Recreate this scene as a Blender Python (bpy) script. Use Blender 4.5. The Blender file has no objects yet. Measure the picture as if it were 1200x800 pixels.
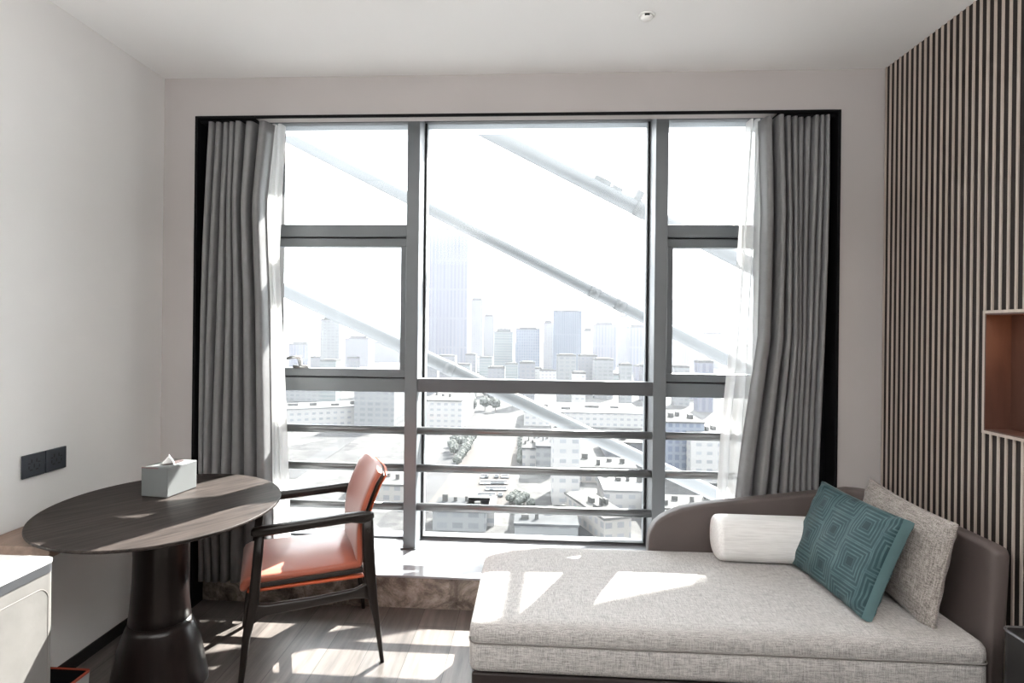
import bpy, bmesh, math, random
from mathutils import Vector, Matrix
random.seed(7)
PI = math.pi
scn = bpy.context.scene
COL = scn.collection

# ------------------------------------------------------------------ camera
F = 700.0
TH = math.atan(8.6e-5 * F)
PX = 626 - F * math.tan(TH)
PY = 387.5
PHI = 0.0115
EYE = 1.5
cam_d = bpy.data.cameras.new('camera')
cam = bpy.data.objects.new('camera', cam_d)
COL.objects.link(cam)
cam.location = (0, 0, EYE)
fwd = Vector((-math.sin(TH), math.cos(TH), 0)); rgt = Vector((math.cos(TH), math.sin(TH), 0)); up = Vector((0, 0, 1))
# photo content is turned clockwise by PHI about the principal point = camera rolled counter-clockwise
r2 = rgt * math.cos(PHI) + up * math.sin(PHI)
u2 = -rgt * math.sin(PHI) + up * math.cos(PHI)
m = Matrix((r2, u2, -fwd)).transposed().to_4x4(); m.translation = cam.location
cam.matrix_world = m
cam_d.sensor_fit = 'HORIZONTAL'; cam_d.sensor_width = 36; cam_d.lens = F / 1200 * 36
cam_d.shift_x = (600 - PX) / 1200; cam_d.shift_y = (PY - 400) / 1200
cam_d.clip_start = 0.05; cam_d.clip_end = 8000
scn.camera = cam


def ray(x, y):
    a = x - PX; b = y - PY
    A = a * math.cos(PHI) + b * math.sin(PHI); B = -a * math.sin(PHI) + b * math.cos(PHI)
    return (-math.sin(TH) * F + math.cos(TH) * A, math.cos(TH) * F + math.sin(TH) * A, -B)


def at(x, y, ax, v):
    d = ray(x, y); o = (0, 0, EYE); t = (v - o[ax]) / d[ax]
    return Vector([o[i] + t * d[i] for i in range(3)])


# ------------------------------------------------------------------ materials
def new_mat(name):
    mt = bpy.data.materials.new(name); mt.use_nodes = True
    nt = mt.node_tree; nt.nodes.clear()
    out = nt.nodes.new('ShaderNodeOutputMaterial')
    return mt, nt, out


def N(nt, kind, **kw):
    n = nt.nodes.new(kind)
    for k, v in kw.items():
        if k.startswith('i_'):
            n.inputs[k[2:].replace('_', ' ')].default_value = v
        else:
            setattr(n, k, v)
    return n


def rgba(c):
    return (c[0], c[1], c[2], 1)


def pbsdf(nt, out, col, rough=.5, metal=0, spec=.5, sheen=0, coat=0):
    b = nt.nodes.new('ShaderNodeBsdfPrincipled')
    b.inputs['Base Color'].default_value = rgba(col); b.inputs['Roughness'].default_value = rough
    b.inputs['Metallic'].default_value = metal; b.inputs['Specular IOR Level'].default_value = spec
    b.inputs['Sheen Weight'].default_value = sheen; b.inputs['Coat Weight'].default_value = coat
    nt.links.new(b.outputs[0], out.inputs[0])
    return b


def coords(nt, scale=(1, 1, 1), rot=(0, 0, 0)):
    tc = nt.nodes.new('ShaderNodeTexCoord'); mp = nt.nodes.new('ShaderNodeMapping')
    mp.inputs['Scale'].default_value = scale; mp.inputs['Rotation'].default_value = rot
    nt.links.new(tc.outputs['Object'], mp.inputs[0])
    return mp.outputs[0]


def ramp(nt, fac, stops):
    r = nt.nodes.new('ShaderNodeValToRGB')
    els = r.color_ramp.elements
    els[0].position = stops[0][0]; els[0].color = rgba(stops[0][1])
    els[1].position = stops[-1][0]; els[1].color = rgba(stops[-1][1])
    for p, c in stops[1:-1]:
        e = els.new(p); e.color = rgba(c)
    nt.links.new(fac, r.inputs[0])
    return r.outputs[0]


def bump(nt, b, h, strength=.2, dist=.002):
    n = nt.nodes.new('ShaderNodeBump'); n.inputs['Strength'].default_value = strength; n.inputs['Distance'].default_value = dist
    nt.links.new(h, n.inputs['Height']); nt.links.new(n.outputs[0], b.inputs['Normal'])


def plain(name, col, rough=.5, metal=0, spec=.5, noise=.06, nscale=8, bmp=0, bscale=200, sheen=0, coat=0):
    mt, nt, out = new_mat(name)
    b = pbsdf(nt, out, col, rough, metal, spec, sheen, coat)
    c = coords(nt)
    n = N(nt, 'ShaderNodeTexNoise'); n.inputs['Scale'].default_value = nscale; n.inputs['Detail'].default_value = 4
    nt.links.new(c, n.inputs['Vector'])
    lo = [x * (1 - noise) for x in col]; hi = [min(1, x * (1 + noise)) for x in col]
    nt.links.new(ramp(nt, n.outputs['Fac'], [(.3, lo), (.7, hi)]), b.inputs['Base Color'])
    if bmp:
        n2 = N(nt, 'ShaderNodeTexNoise'); n2.inputs['Scale'].default_value = bscale; n2.inputs['Detail'].default_value = 2
        nt.links.new(c, n2.inputs['Vector'])
        bump(nt, b, n2.outputs['Fac'], bmp)
    return mt


def woodmat(name, lo, hi, axis=1, scale=14, stretch=14, rough=.4, spec=.5, planks=None, turn=0):
    mt, nt, out = new_mat(name)
    b = pbsdf(nt, out, lo, rough, 0, spec)
    sc = [scale * 1.0] * 3; sc[axis] = scale / stretch
    c = coords(nt, sc)
    if turn:
        c0 = coords(nt, (1, 1, 1), (0, 0, turn)); mp = nt.nodes.new('ShaderNodeMapping'); mp.inputs['Scale'].default_value = sc; nt.links.new(c0, mp.inputs[0]); c = mp.outputs[0]
    n = N(nt, 'ShaderNodeTexNoise'); n.inputs['Scale'].default_value = 1.5; n.inputs['Detail'].default_value = 8; n.inputs['Roughness'].default_value = .65
    nt.links.new(c, n.inputs['Vector'])
    col = ramp(nt, n.outputs['Fac'], [(.3, lo), (.72, hi)])
    if planks:
        c2 = coords(nt, (1, 1, 1), (0, 0, PI / 2))
        br = N(nt, 'ShaderNodeTexBrick'); br.offset = .37
        br.inputs['Scale'].default_value = 1; br.inputs['Brick Width'].default_value = planks[0]; br.inputs['Row Height'].default_value = planks[1]
        br.inputs['Mortar Size'].default_value = .0015; br.inputs['Mortar Smooth'].default_value = .1
        br.inputs['Color1'].default_value = (.66, .66, .66, 1); br.inputs['Color2'].default_value = (1.22, 1.2, 1.17, 1); br.inputs['Mortar'].default_value = (.25, .25, .25, 1)
        nt.links.new(c2, br.inputs['Vector'])
        mx = N(nt, 'ShaderNodeMix', data_type='RGBA', blend_type='MULTIPLY'); mx.inputs[0].default_value = 1
        nt.links.new(col, mx.inputs[6]); nt.links.new(br.outputs['Color'], mx.inputs[7])
        col = mx.outputs[2]
    nt.links.new(col, b.inputs['Base Color'])
    bump(nt, b, n.outputs['Fac'], .12, .001)
    return mt


def weavemat(name, dark, light, sc=260, rough=.9, thick=(1, 1, 1)):
    mt, nt, out = new_mat(name)
    b = pbsdf(nt, out, light, rough, 0, .2, .25)
    outs = []
    for st in ((1, .06, 1), (.06, 1, .5), (1, 1, .05)):
        c = coords(nt, tuple(s * sc for s in st))
        n = N(nt, 'ShaderNodeTexNoise'); n.inputs['Scale'].default_value = 1; n.inputs['Detail'].default_value = 2
        nt.links.new(c, n.inputs['Vector']); outs.append(n.outputs['Fac'])
    a1 = N(nt, 'ShaderNodeMath', operation='ADD'); nt.links.new(outs[0], a1.inputs[0]); nt.links.new(outs[1], a1.inputs[1])
    a2 = N(nt, 'ShaderNodeMath', operation='ADD'); nt.links.new(a1.outputs[0], a2.inputs[0]); nt.links.new(outs[2], a2.inputs[1])
    a3 = N(nt, 'ShaderNodeMath', operation='MULTIPLY'); nt.links.new(a2.outputs[0], a3.inputs[0]); a3.inputs[1].default_value = 1 / 3
    nt.links.new(ramp(nt, a3.outputs[0], [(.40, dark), (.58, light)]), b.inputs['Base Color'])
    bump(nt, b, a3.outputs[0], .3, .002)
    return mt


M = {}
M['wall'] = plain('pale_wallcovering', (.76, .757, .75), .75, noise=.02, nscale=3, bmp=.05, bscale=300)
M['wall_back'] = plain('greige_wallcovering', (.47, .443, .434), .75, noise=.02, nscale=3, bmp=.05, bscale=300)
M['wall_rear'] = plain('taupe_wallcovering', (.09, .083, .078), .75, noise=.02, nscale=3)
M['ceiling'] = plain('white_ceiling_paint', (.84, .84, .835), .85, noise=.01, nscale=2)
M['floor'] = woodmat('grey_brown_floor_planks', (0.0633, 0.0563, 0.0529), (0.1782, 0.1564, 0.1460), axis=1, scale=16, stretch=12, rough=.36, planks=(1.5, .19))
M['black'] = plain('black_metal', (.006, .006, .007), .7, spec=.12, noise=.1)
M['skirting'] = plain('black_skirting', (.012, .011, .011), .5)
M['alu'] = plain('grey_aluminium', (0.1837, 0.1975, 0.2112), .42, .15, noise=.03)
M['alu_dark'] = plain('dark_grey_aluminium', (0.1200, 0.1240, 0.1320), .4, .15, noise=.03)
M['rubber'] = plain('black_rubber', (.015, .015, .017), .6)
M['rail'] = plain('brushed_grey_rail', (0.2000, 0.2040, 0.2080), .3, .5, noise=.04)
M['steel'] = plain('bright_steel', (.6, .6, .6), .3, .8)
M['white_paint'] = plain('white_painted_steel', (0.1114, 0.1155, 0.1196), .5, noise=.08, nscale=1.5)
M['bolt'] = plain('weathered_grey_steel', (0.1100, 0.1128, 0.1155), .5, noise=.2, nscale=6)
M['walnut'] = woodmat('dark_walnut', (0.0070, 0.0049, 0.0042), (0.0196, 0.0133, 0.0112), axis=2, scale=30, stretch=10, rough=.4, spec=.35)
M['walnut_arm'] = woodmat('dark_walnut_arm', (0.0084, 0.0063, 0.0056), (0.0238, 0.0182, 0.0161), axis=0, scale=30, stretch=10, rough=.36)
M['ply'] = woodmat('dark_ply', (0.0140, 0.0105, 0.0091), (0.0280, 0.0210, 0.0182), axis=0, scale=30, stretch=8, rough=.45)
M['orange'] = plain('orange_leather', (0.3995, 0.0978, 0.0510), .38, spec=.6, noise=.06, nscale=5, bmp=.06, bscale=240, sheen=.35)
M['orange_edge'] = plain('orange_leather_edge', (0.5005, 0.0910, 0.0319), .5, noise=.06)
M['tabletop'] = woodmat('dark_brushed_oak', (0.0065, 0.0054, 0.0052), (0.0648, 0.0518, 0.0468), axis=1, scale=42, stretch=16, rough=.5, spec=.15, turn=.6)
M['pedestal'] = woodmat('dark_stained_pedestal', (0.0042, 0.0028, 0.0028), (0.0154, 0.0091, 0.0084), axis=2, scale=14, stretch=10, rough=.3, spec=.4)
M['sill'] = None
M['curtain'] = plain('grey_satin_drape', (0.1995, 0.1995, 0.2059), .38, spec=.5, noise=.05, nscale=30)
M['daybed'] = weavemat('grey_brown_tweed', (0.2539, 0.2429, 0.2352), (0.5962, 0.5741, 0.5575), 560)
M['piping'] = plain('grey_piping', (.20, .185, .175), .9)
M['leatherette'] = plain('taupe_leatherette', (0.1013, 0.0810, 0.0770), .48, noise=.05, bmp=.06, bscale=300)
M['plinth'] = plain('dark_brown_plinth', (.03, .022, .021), .5)
M['tweed'] = weavemat('beige_grey_linen', (0.1463, 0.1294, 0.1181), (0.4500, 0.4106, 0.3825), 330)
M['white_fab'] = None
M['slat'] = woodmat('pale_oak_slat', (0.3910, 0.3277, 0.2818), (0.5290, 0.4600, 0.4025), axis=2, scale=25, stretch=20, rough=.6)
M['slat_back'] = plain('dark_brown_backing', (.014, .009, .007), .8)
M['niche'] = woodmat('red_brown_niche_veneer', (0.0638, 0.0285, 0.0203), (0.1050, 0.0480, 0.0338), axis=2, scale=9, stretch=5, rough=.5)
M['white'] = plain('white_plastic', (.82, .82, .80), .5)
M['tissue'] = plain('white_tissue', (.85, .85, .84), .9)
M['grey_box'] = plain('pale_grey_leatherette', (0.1600, 0.1696, 0.1720), .5, noise=.03)
M['red_edge'] = plain('dark_red_stitched_edge', (.17, .09, .09), .6)
M['slot'] = plain('dark_slot', (.05, .03, .03), .8)
M['socket'] = plain('graphite_plastic', (0.0245, 0.0294, 0.0385), .4)
M['socket_hole'] = plain('black_socket_hole', (.004, .004, .005), .6)
M['cab_top'] = plain('white_quartz_top', (.74, .74, .73), .25, noise=.03)
M['cab_edge'] = plain('grey_top_edge', (.045, .047, .052), .4)
M['cab_body'] = plain('pale_stone_leather', (0.1387, 0.1335, 0.1275), .55, noise=.14, nscale=9, bmp=.1, bscale=60)
M['ledge'] = woodmat('mid_brown_shelf', (.16, .11, .085), (.27, .19, .15), axis=1, scale=20, stretch=12, rough=.5)
M['bin_rim'] = plain('orange_red_rim', (0.2940, 0.0420, 0.0175), .5)
M['bin_out'] = plain('grey_bin_leather', (.28, .29, .29), .5)
M['dark_cab'] = plain('charcoal_lacquer', (0.0126, 0.0119, 0.0126), .35)
M['metal_rim'] = plain('dull_metal_rim', (.25, .25, .26), .35, .8)


def stone():
    mt, nt, out = new_mat('brown_black_marble')
    b = pbsdf(nt, out, (.1, .09, .08), .12)
    c = coords(nt)
    n = N(nt, 'ShaderNodeTexNoise'); n.inputs['Scale'].default_value = 7; n.inputs['Detail'].default_value = 12; n.inputs['Roughness'].default_value = .75; n.inputs['Distortion'].default_value = .6
    nt.links.new(c, n.inputs['Vector'])
    nt.links.new(ramp(nt, n.outputs['Fac'], [(.33, (.033, .025, .021)), (.48, (.18, .148, .126)), (.64, (.48, .42, .365))]), b.inputs['Base Color'])
    return mt


M['sill'] = stone()


def bolster_mat():
    mt, nt, out = new_mat('white_crinkled_cotton')
    b = pbsdf(nt, out, (.80, .79, .78), .85, 0, .2, .2)
    c = coords(nt, (9, 130, 130))
    n = N(nt, 'ShaderNodeTexNoise'); n.inputs['Scale'].default_value = 1; n.inputs['Detail'].default_value = 3
    nt.links.new(c, n.inputs['Vector'])
    nt.links.new(ramp(nt, n.outputs['Fac'], [(.3, (.70, .69, .68)), (.6, (.82, .81, .80))]), b.inputs['Base Color'])
    bump(nt, b, n.outputs['Fac'], .5, .004)
    return mt


M['white_fab'] = bolster_mat()


def teal_mat():
    """nested squares, each cell on its own: woven jacquard pattern (local X along the cushion, local Y up)"""
    mt, nt, out = new_mat('teal_jacquard_squares')
    b = pbsdf(nt, out, (.05, .14, .16), .6, 0, .25, .08)
    tc = nt.nodes.new('ShaderNodeTexCoord'); sp = nt.nodes.new('ShaderNodeSeparateXYZ')
    nt.links.new(tc.outputs['Object'], sp.inputs[0])

    def mth(op, a, bb=None, c=None):
        n = N(nt, 'ShaderNodeMath', operation=op)
        for i, v in enumerate((a, bb, c)):
            if v is None: continue
            if isinstance(v, (int, float)): n.inputs[i].default_value = v
            else: nt.links.new(v, n.inputs[i])
        return n.outputs[0]
    cell = .155
    x = mth('ADD', mth('DIVIDE', sp.outputs[0], cell), 10.5)
    row = mth('FLOOR', x)
    y = mth('ADD', mth('ADD', mth('DIVIDE', sp.outputs[1], cell), 10.25), mth('MULTIPLY', mth('MODULO', row, 2), .5))
    fx = mth('ABSOLUTE', mth('SUBTRACT', mth('FRACT', x), .5)); fy = mth('ABSOLUTE', mth('SUBTRACT', mth('FRACT', y), .5))
    d = mth('MAXIMUM', fx, fy)
    tri = mth('ABSOLUTE', mth('SUBTRACT', mth('FRACT', mth('MULTIPLY', d, 10.5)), .5))
    core = mth('LESS_THAN', d, .105)
    line = mth('GREATER_THAN', tri, .30)
    line = mth('MULTIPLY', line, mth('SUBTRACT', 1, core))
    nz = N(nt, 'ShaderNodeTexNoise'); nz.inputs['Scale'].default_value = 22; nz.inputs['Detail'].default_value = 3
    nt.links.new(tc.outputs['Object'], nz.inputs['Vector'])
    fac = mth('MULTIPLY', line, nz.outputs['Fac'])
    col = ramp(nt, fac, [(.0, (.020, .052, .060)), (.62, (.062, .118, .127))])
    mx = N(nt, 'ShaderNodeMix', data_type='RGBA'); nt.links.new(core, mx.inputs[0]); nt.links.new(col, mx.inputs[6]); mx.inputs[7].default_value = (.014, .038, .047, 1)
    nt.links.new(mx.outputs[2], b.inputs['Base Color'])
    bump(nt, b, line, .35, .002)
    return mt


M['teal'] = teal_mat()
M['teal_edge'] = plain('teal_plain_border', (0.1088, 0.1920, 0.2048), .6, sheen=.1, spec=.25, noise=.08)


def glassmat():
    mt, nt, out = new_mat('clear_window_glass')
    t = N(nt, 'ShaderNodeBsdfTransparent'); t.inputs[0].default_value = (.97, .985, .98, 1)
    g = N(nt, 'ShaderNodeBsdfGlossy'); g.inputs['Roughness'].default_value = .0
    fr = N(nt, 'ShaderNodeFresnel'); fr.inputs[0].default_value = 1.25
    mx = N(nt, 'ShaderNodeMixShader')
    nt.links.new(fr.outputs[0], mx.inputs[0]); nt.links.new(t.outputs[0], mx.inputs[1]); nt.links.new(g.outputs[0], mx.inputs[2]); nt.links.new(mx.outputs[0], out.inputs[0])
    return mt


def sheermat():
    mt, nt, out = new_mat('white_sheer_voile')
    t = N(nt, 'ShaderNodeBsdfTransparent'); t.inputs[0].default_value = (1, 1, 1, 1)
    tr = N(nt, 'ShaderNodeBsdfTranslucent'); tr.inputs[0].default_value = (.85, .85, .85, 1)
    d = N(nt, 'ShaderNodeBsdfDiffuse'); d.inputs[0].default_value = (.85, .85, .84, 1)
    m1 = N(nt, 'ShaderNodeMixShader'); m1.inputs[0].default_value = .5
    nt.links.new(tr.outputs[0], m1.inputs[1]); nt.links.new(d.outputs[0], m1.inputs[2])
    m2 = N(nt, 'ShaderNodeMixShader'); m2.inputs[0].default_value = .76
    nt.links.new(t.outputs[0], m2.inputs[1]); nt.links.new(m1.outputs[0], m2.inputs[2]); nt.links.new(m2.outputs[0], out.inputs[0])
    return mt


M['glass'] = glassmat(); M['sheer'] = sheermat()


def facade(name, base, win, bw, rh, mortar=.35, rough=.7, flip=False):
    """storey / bay pattern on a building, in metres, on its own coordinates"""
    mt, nt, out = new_mat(name)
    b = pbsdf(nt, out, base, rough, 0, .15)
    tc = nt.nodes.new('ShaderNodeTexCoord'); sp = nt.nodes.new('ShaderNodeSeparateXYZ'); nt.links.new(tc.outputs['Object'], sp.inputs[0])
    ad = N(nt, 'ShaderNodeMath', operation='ADD'); nt.links.new(sp.outputs[0], ad.inputs[0]); nt.links.new(sp.outputs[1], ad.inputs[1])
    cb = nt.nodes.new('ShaderNodeCombineXYZ'); nt.links.new(ad.outputs[0], cb.inputs[0]); nt.links.new(sp.outputs[2], cb.inputs[1])
    br = N(nt, 'ShaderNodeTexBrick'); br.offset = 0
    br.inputs['Scale'].default_value = 1; br.inputs['Brick Width'].default_value = bw; br.inputs['Row Height'].default_value = rh
    br.inputs['Mortar Size'].default_value = mortar * min(bw, rh) * .5; br.inputs['Mortar Smooth'].default_value = 0
    br.inputs['Color1'].default_value = rgba(win); br.inputs['Color2'].default_value = rgba([c * 1.25 for c in win]); br.inputs['Mortar'].default_value = rgba(base)
    nt.links.new(cb.outputs[0], br.inputs['Vector'])
    ge = nt.nodes.new('ShaderNodeNewGeometry'); sn = nt.nodes.new('ShaderNodeSeparateXYZ'); nt.links.new(ge.outputs['True Normal'], sn.inputs[0])
    gt = N(nt, 'ShaderNodeMath', operation='GREATER_THAN'); nt.links.new(sn.outputs[2], gt.inputs[0]); gt.inputs[1].default_value = .5
    mx = N(nt, 'ShaderNodeMix', data_type='RGBA'); nt.links.new(gt.outputs[0], mx.inputs[0]); nt.links.new(br.outputs['Color'], mx.inputs[6]); mx.inputs[7].default_value = rgba([c * .35 for c in base])
    nt.links.new(mx.outputs[2], b.inputs['Base Color'])
    return mt


# ------------------------------------------------------------------ mesh helpers
def obj(name, bm, mat, parent=None, smooth=False, bevel=0, subsurf=0, seg=2, solid=0):
    me = bpy.data.meshes.new(name)
    bmesh.ops.recalc_face_normals(bm, faces=bm.faces[:])
    bm.to_mesh(me); bm.free()
    o = bpy.data.objects.new(name, me); COL.objects.link(o)
    me.materials.append(mat)
    if smooth:
        for p in me.polygons: p.use_smooth = True
    if solid:
        md = o.modifiers.new('thickness', 'SOLIDIFY'); md.thickness = solid; md.offset = 0
    if bevel:
        md = o.modifiers.new('bevel', 'BEVEL'); md.width = bevel; md.segments = seg; md.limit_method = 'ANGLE'; md.angle_limit = math.radians(40)
    if subsurf:
        md = o.modifiers.new('subsurf', 'SUBSURF'); md.levels = subsurf; md.render_levels = subsurf
    if parent is not None: o.parent = parent
    return o


def thing(name, label, cat, loc=(0, 0, 0), rz=0, group=None):
    o = bpy.data.objects.new(name, None); COL.objects.link(o)
    o.location = loc; o.rotation_euler = (0, 0, rz); o.empty_display_size = .1
    return tag(o, label, cat, group)


def tag(o, label, cat, group=None):
    o['label'] = label; o['category'] = cat
    if group: o['group'] = group
    return o


def struct(o, label=None, cat=None):
    o['kind'] = 'structure'
    if label: o['label'] = label
    if cat: o['category'] = cat
    return o


def box(bm, x0, x1, y0, y1, z0, z1):
    vs = [bm.verts.new((x, y, z)) for x in (x0, x1) for y in (y0, y1) for z in (z0, z1)]
    for f in ((0, 1, 3, 2), (4, 6, 7, 5), (0, 4, 5, 1), (2, 3, 7, 6), (0, 2, 6, 4), (1, 5, 7, 3)):
        bm.faces.new([vs[i] for i in f])
    return vs


def boxm(*a):
    bm = bmesh.new(); box(bm, *a); return bm


def loft(bm, rings, caps=True, closed=True):
    R = [[bm.verts.new(p) for p in r] for r in rings]
    n = len(R[0])
    for a, b in zip(R, R[1:]):
        for i in range(n if closed else n - 1):
            j = (i + 1) % n
            bm.faces.new((a[i], a[j], b[j], b[i]))
    if caps:
        bm.faces.new(R[0][::-1]); bm.faces.new(R[-1])
    return R


def tube(bm, pts, r, n=14):
    pts = [Vector(p) for p in pts]
    rings = []
    for i, p in enumerate(pts):
        d = (pts[min(i + 1, len(pts) - 1)] - pts[max(i - 1, 0)]).normalized()
        a = d.orthogonal().normalized() if abs(d.z) > .99 else d.cross(Vector((0, 0, 1))).normalized()
        b = d.cross(a)
        rings.append([p + (a * math.cos(t) + b * math.sin(t)) * r for t in [2 * PI * k / n for k in range(n)]])
    loft(bm, rings)


def lathe(bm, prof, n=48, cx=0, cy=0, sx=1, sy=1, rot=0, caps=True):
    rings = []
    for r, z in prof:
        ring = []
        for k in range(n):
            t = 2 * PI * k / n
            x = r * sx * math.cos(t); y = r * sy * math.sin(t)
            ring.append((cx + x * math.cos(rot) - y * math.sin(rot), cy + x * math.sin(rot) + y * math.cos(rot), z))
        rings.append(ring)
    loft(bm, rings, caps)


def rrect(hx, hy, r, n=5):
    """rounded rectangle outline, counter-clockwise, 2-D"""
    r = min(r, hx * .999, hy * .999)
    pts = []
    for cx, cy, a0 in ((hx - r, hy - r, 0), (-hx + r, hy - r, PI / 2), (-hx + r, -hy + r, PI), (hx - r, -hy + r, 1.5 * PI)):
        for k in range(n + 1):
            a = a0 + PI / 2 * k / n
            pts.append((cx + r * math.cos(a), cy + r * math.sin(a)))
    return pts


def member(bm, path, sizes, axes, r=.35, n=3):
    """wooden member: rounded-rectangle section swept along a path; axes = the two section directions"""
    A, B = Vector(axes[0]), Vector(axes[1])
    rings = []
    for p, (a, b) in zip(path, sizes):
        rings.append([Vector(p) + A * x + B * y for x, y in rrect(a / 2, b / 2, r * min(a, b), n)])
    loft(bm, rings)


# ------------------------------------------------------------------ setting
WY = 3.10            # window wall plane
ZC = 2.834           # ceiling
XL, XR = -2.0, 1.72  # left wall, slatted wall
SY = 3.187           # front of the stone sill
GY = 3.76            # glass
YB = -4.6            # wall behind the camera
OX0, OX1, OZ = -1.81, 1.512, 2.625   # window opening

fl = struct(obj('floor', boxm(XL - .1, XR + .2, YB - .1, 4.0, -.12, 0), M['floor']), 'grey brown wood plank floor', 'floor')
struct(obj('ceiling', boxm(XL - .1, XR + .2, YB - .1, 4.05, ZC, ZC + .15), M['ceiling']), 'plain white ceiling', 'ceiling')
struct(obj('wall_left', boxm(XL - .12, XL, YB, WY + .1, 0, ZC), M['wall']), 'pale grey left wall', 'wall')
bm = bmesh.new()
box(bm, XL, OX0, WY, WY + .09, 0, ZC); box(bm, OX1, XR + .2, WY, WY + .09, 0, ZC); box(bm, OX0, OX1, WY, WY + .09, OZ, ZC)
struct(obj('wall_back', bm, M['wall_back']), 'greige wall framing the window', 'wall')
bm = bmesh.new()   # side cheeks of the window bay
box(bm, OX0 - .12, -1.715, WY + .10, 4.0, .175, ZC); box(bm, 1.425, OX1 + .12, WY + .10, 4.0, .175, ZC)
struct(obj('wall_bay', bm, M['black']), 'dark side cheeks of the window bay', 'wall')
struct(obj('wall_rear', boxm(XL - .1, XR + .2, YB - .12, YB, 0, ZC), M['wall_rear']), 'dark taupe wall behind the viewpoint', 'wall')  # unseen wall, kept dark to cut bounce light onto front faces

# slatted wall with its niche
NY0, NY1, NZ0, NZ1 = 1.55, 2.402, 1.14, 1.588
bm = bmesh.new()
for a in ((XR + .02, XR + .12, YB, NY0, 0, ZC), (XR + .02, XR + .12, NY1, WY, 0, ZC), (XR + .02, XR + .12, NY0, NY1, 0, NZ0), (XR + .02, XR + .12, NY0, NY1, NZ1, ZC)):
    box(bm, *a)
box(bm, XR + .12, XR + .2, YB, WY, 0, ZC)
wr = struct(obj('wall_right', bm, M['slat_back']), 'wall of pale vertical wood slats on dark backing', 'wall')
bm = bmesh.new()
pitch = .0372
k = 0
y = WY - .014
while y > -.9:
    for z0, z1 in (((0, ZC),) if not (NY0 - .005 < y < NY1 + .012) else ((0, NZ0 - .012), (NZ1 + .012, ZC))):
        box(bm, XR + .0145, XR + .02, y - .0046, y + .0046, z0, z1)
    y -= pitch
obj('slat', bm, M['slat'], wr)['kind'] = 'stuff'
bm = bmesh.new()   # niche lining
D = .30
box(bm, XR + .1, XR + .115, NY0, NY1, NZ0, NZ1)
box(bm, XR + .0075, XR + .1, NY1 - .006, NY1, NZ0, NZ1); box(bm, XR + .0075, XR + .1, NY0, NY0 + .006, NZ0, NZ1)
box(bm, XR + .0075, XR + .1, NY0, NY1, NZ0, NZ0 + .006); box(bm, XR + .0075, XR + .1, NY0, NY1, NZ1 - .006, NZ1)
obj('niche_lining', bm, M['niche'], wr)
bm = bmesh.new()   # pale edging round the niche
e = .011
box(bm, XR + .007, XR + .022, NY1, NY1 + e, NZ0 - e, NZ1 + e); box(bm, XR + .007, XR + .022, NY0 - e, NY0, NZ0 - e, NZ1 + e)
box(bm, XR + .007, XR + .022, NY0, NY1, NZ0 - e, NZ0); box(bm, XR + .007, XR + .022, NY0, NY1, NZ1, NZ1 + e)
obj('niche_edging', bm, M['slat'], wr)

# skirtings
struct(obj('baseboard_left', boxm(XL, XL + .008, YB, WY, 0, .055), M['skirting']), 'black skirting along the left wall', 'skirting')
bm = bmesh.new(); box(bm, XL + .008, OX0 - .014, WY - .008, WY, 0, .055); box(bm, OX1 + .016, XR, WY - .008, WY, 0, .055)
struct(obj('baseboard_back', bm, M['skirting']), 'black skirting under the window wall', 'skirting')

# black frame lining the opening
bm = bmesh.new()
fy0, fy1 = WY - .012, WY + .10
box(bm, OX0 - .012, OX0 + .004, fy0, fy1, 0, OZ + .004); box(bm, OX1 - .004, OX1 + .012, fy0, fy1, 0, OZ + .004)
box(bm, OX0 + .004, OX1 - .004, fy0, WY + .004, OZ - .010, OZ + .004)
struct(obj('trim_1', bm, M['black'], bevel=.002), 'thin black metal frame around the window opening', 'trim')
# stone sill
M['slab'] = plain('sky_sheen_sill_stone', (.33, .34, .36), .12, noise=.12, nscale=5)  # pale tone paints the sky's reflection into the top of the stone
sl = struct(obj('trim_2', boxm(OX0, OX1, SY, 3.80, 0, .163), M['sill'], bevel=.002), 'brown black marble window sill step with sky sheen painted pale on its polished top', 'sill')
obj('sill_slab', boxm(OX0, OX1, SY - .004, 3.80, .163, .175), M['slab'], sl, bevel=.003)

# window
win = bpy.data.objects.new('window_1', None); COL.objects.link(win); win.location = (0, 3.7, .175)
struct(win, 'wide aluminium window with rails overlooking the city', 'window')
WOFF = Vector((0, 3.7, .175))


def wpart(name, bm, mat, parent=None, **kw):
    if parent is None:
        bmesh.ops.translate(bm, verts=bm.verts[:], vec=-WOFF); return obj(name, bm, mat, win, **kw)
    bmesh.ops.translate(bm, verts=bm.verts[:], vec=-WOFF); return obj(name, bm, mat, parent, **kw)


for x0, x1 in ((-.778, -.702), (.705, .780)):
    wpart('mullion', boxm(x0, x1, 3.57, 3.90, .176, ZC), M['alu'], bevel=.004)
    wpart('mullion_foot', boxm(x0 - .012, x1 + .004, 3.56, 3.60, .175, .183), M['alu_dark'])
wpart('head_rail', boxm(OX0, OX1, 3.72, 3.86, 2.806, ZC), M['alu'])
wpart('bottom_rail', boxm(OX0, OX1, 3.75, 3.86, .175, .187), M['alu_dark'])
bm = bmesh.new()
for x in (-.698, .695): box(bm, x - .004, x + .008, 3.745, 3.785, .187, 2.806)
box(bm, -.69, .695, 3.745, 3.785, .187, .197)
wpart('gasket', bm, M['rubber'])
wpart('middle_rail', boxm(-.70, .703, 3.575, 3.66, 1.125, 1.206), M['alu_dark'], bevel=.003)
for z in (.888, .660, .425):
    for x0, x1 in ((OX0, -.776), (-.704, .707), (.778, OX1)):
        b_ = bmesh.new(); tube(b_, [(x0, 3.60, z), (x1, 3.60, z)], .0235)
        wpart('guard_rail', b_, M['rail'], smooth=True)
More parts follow.
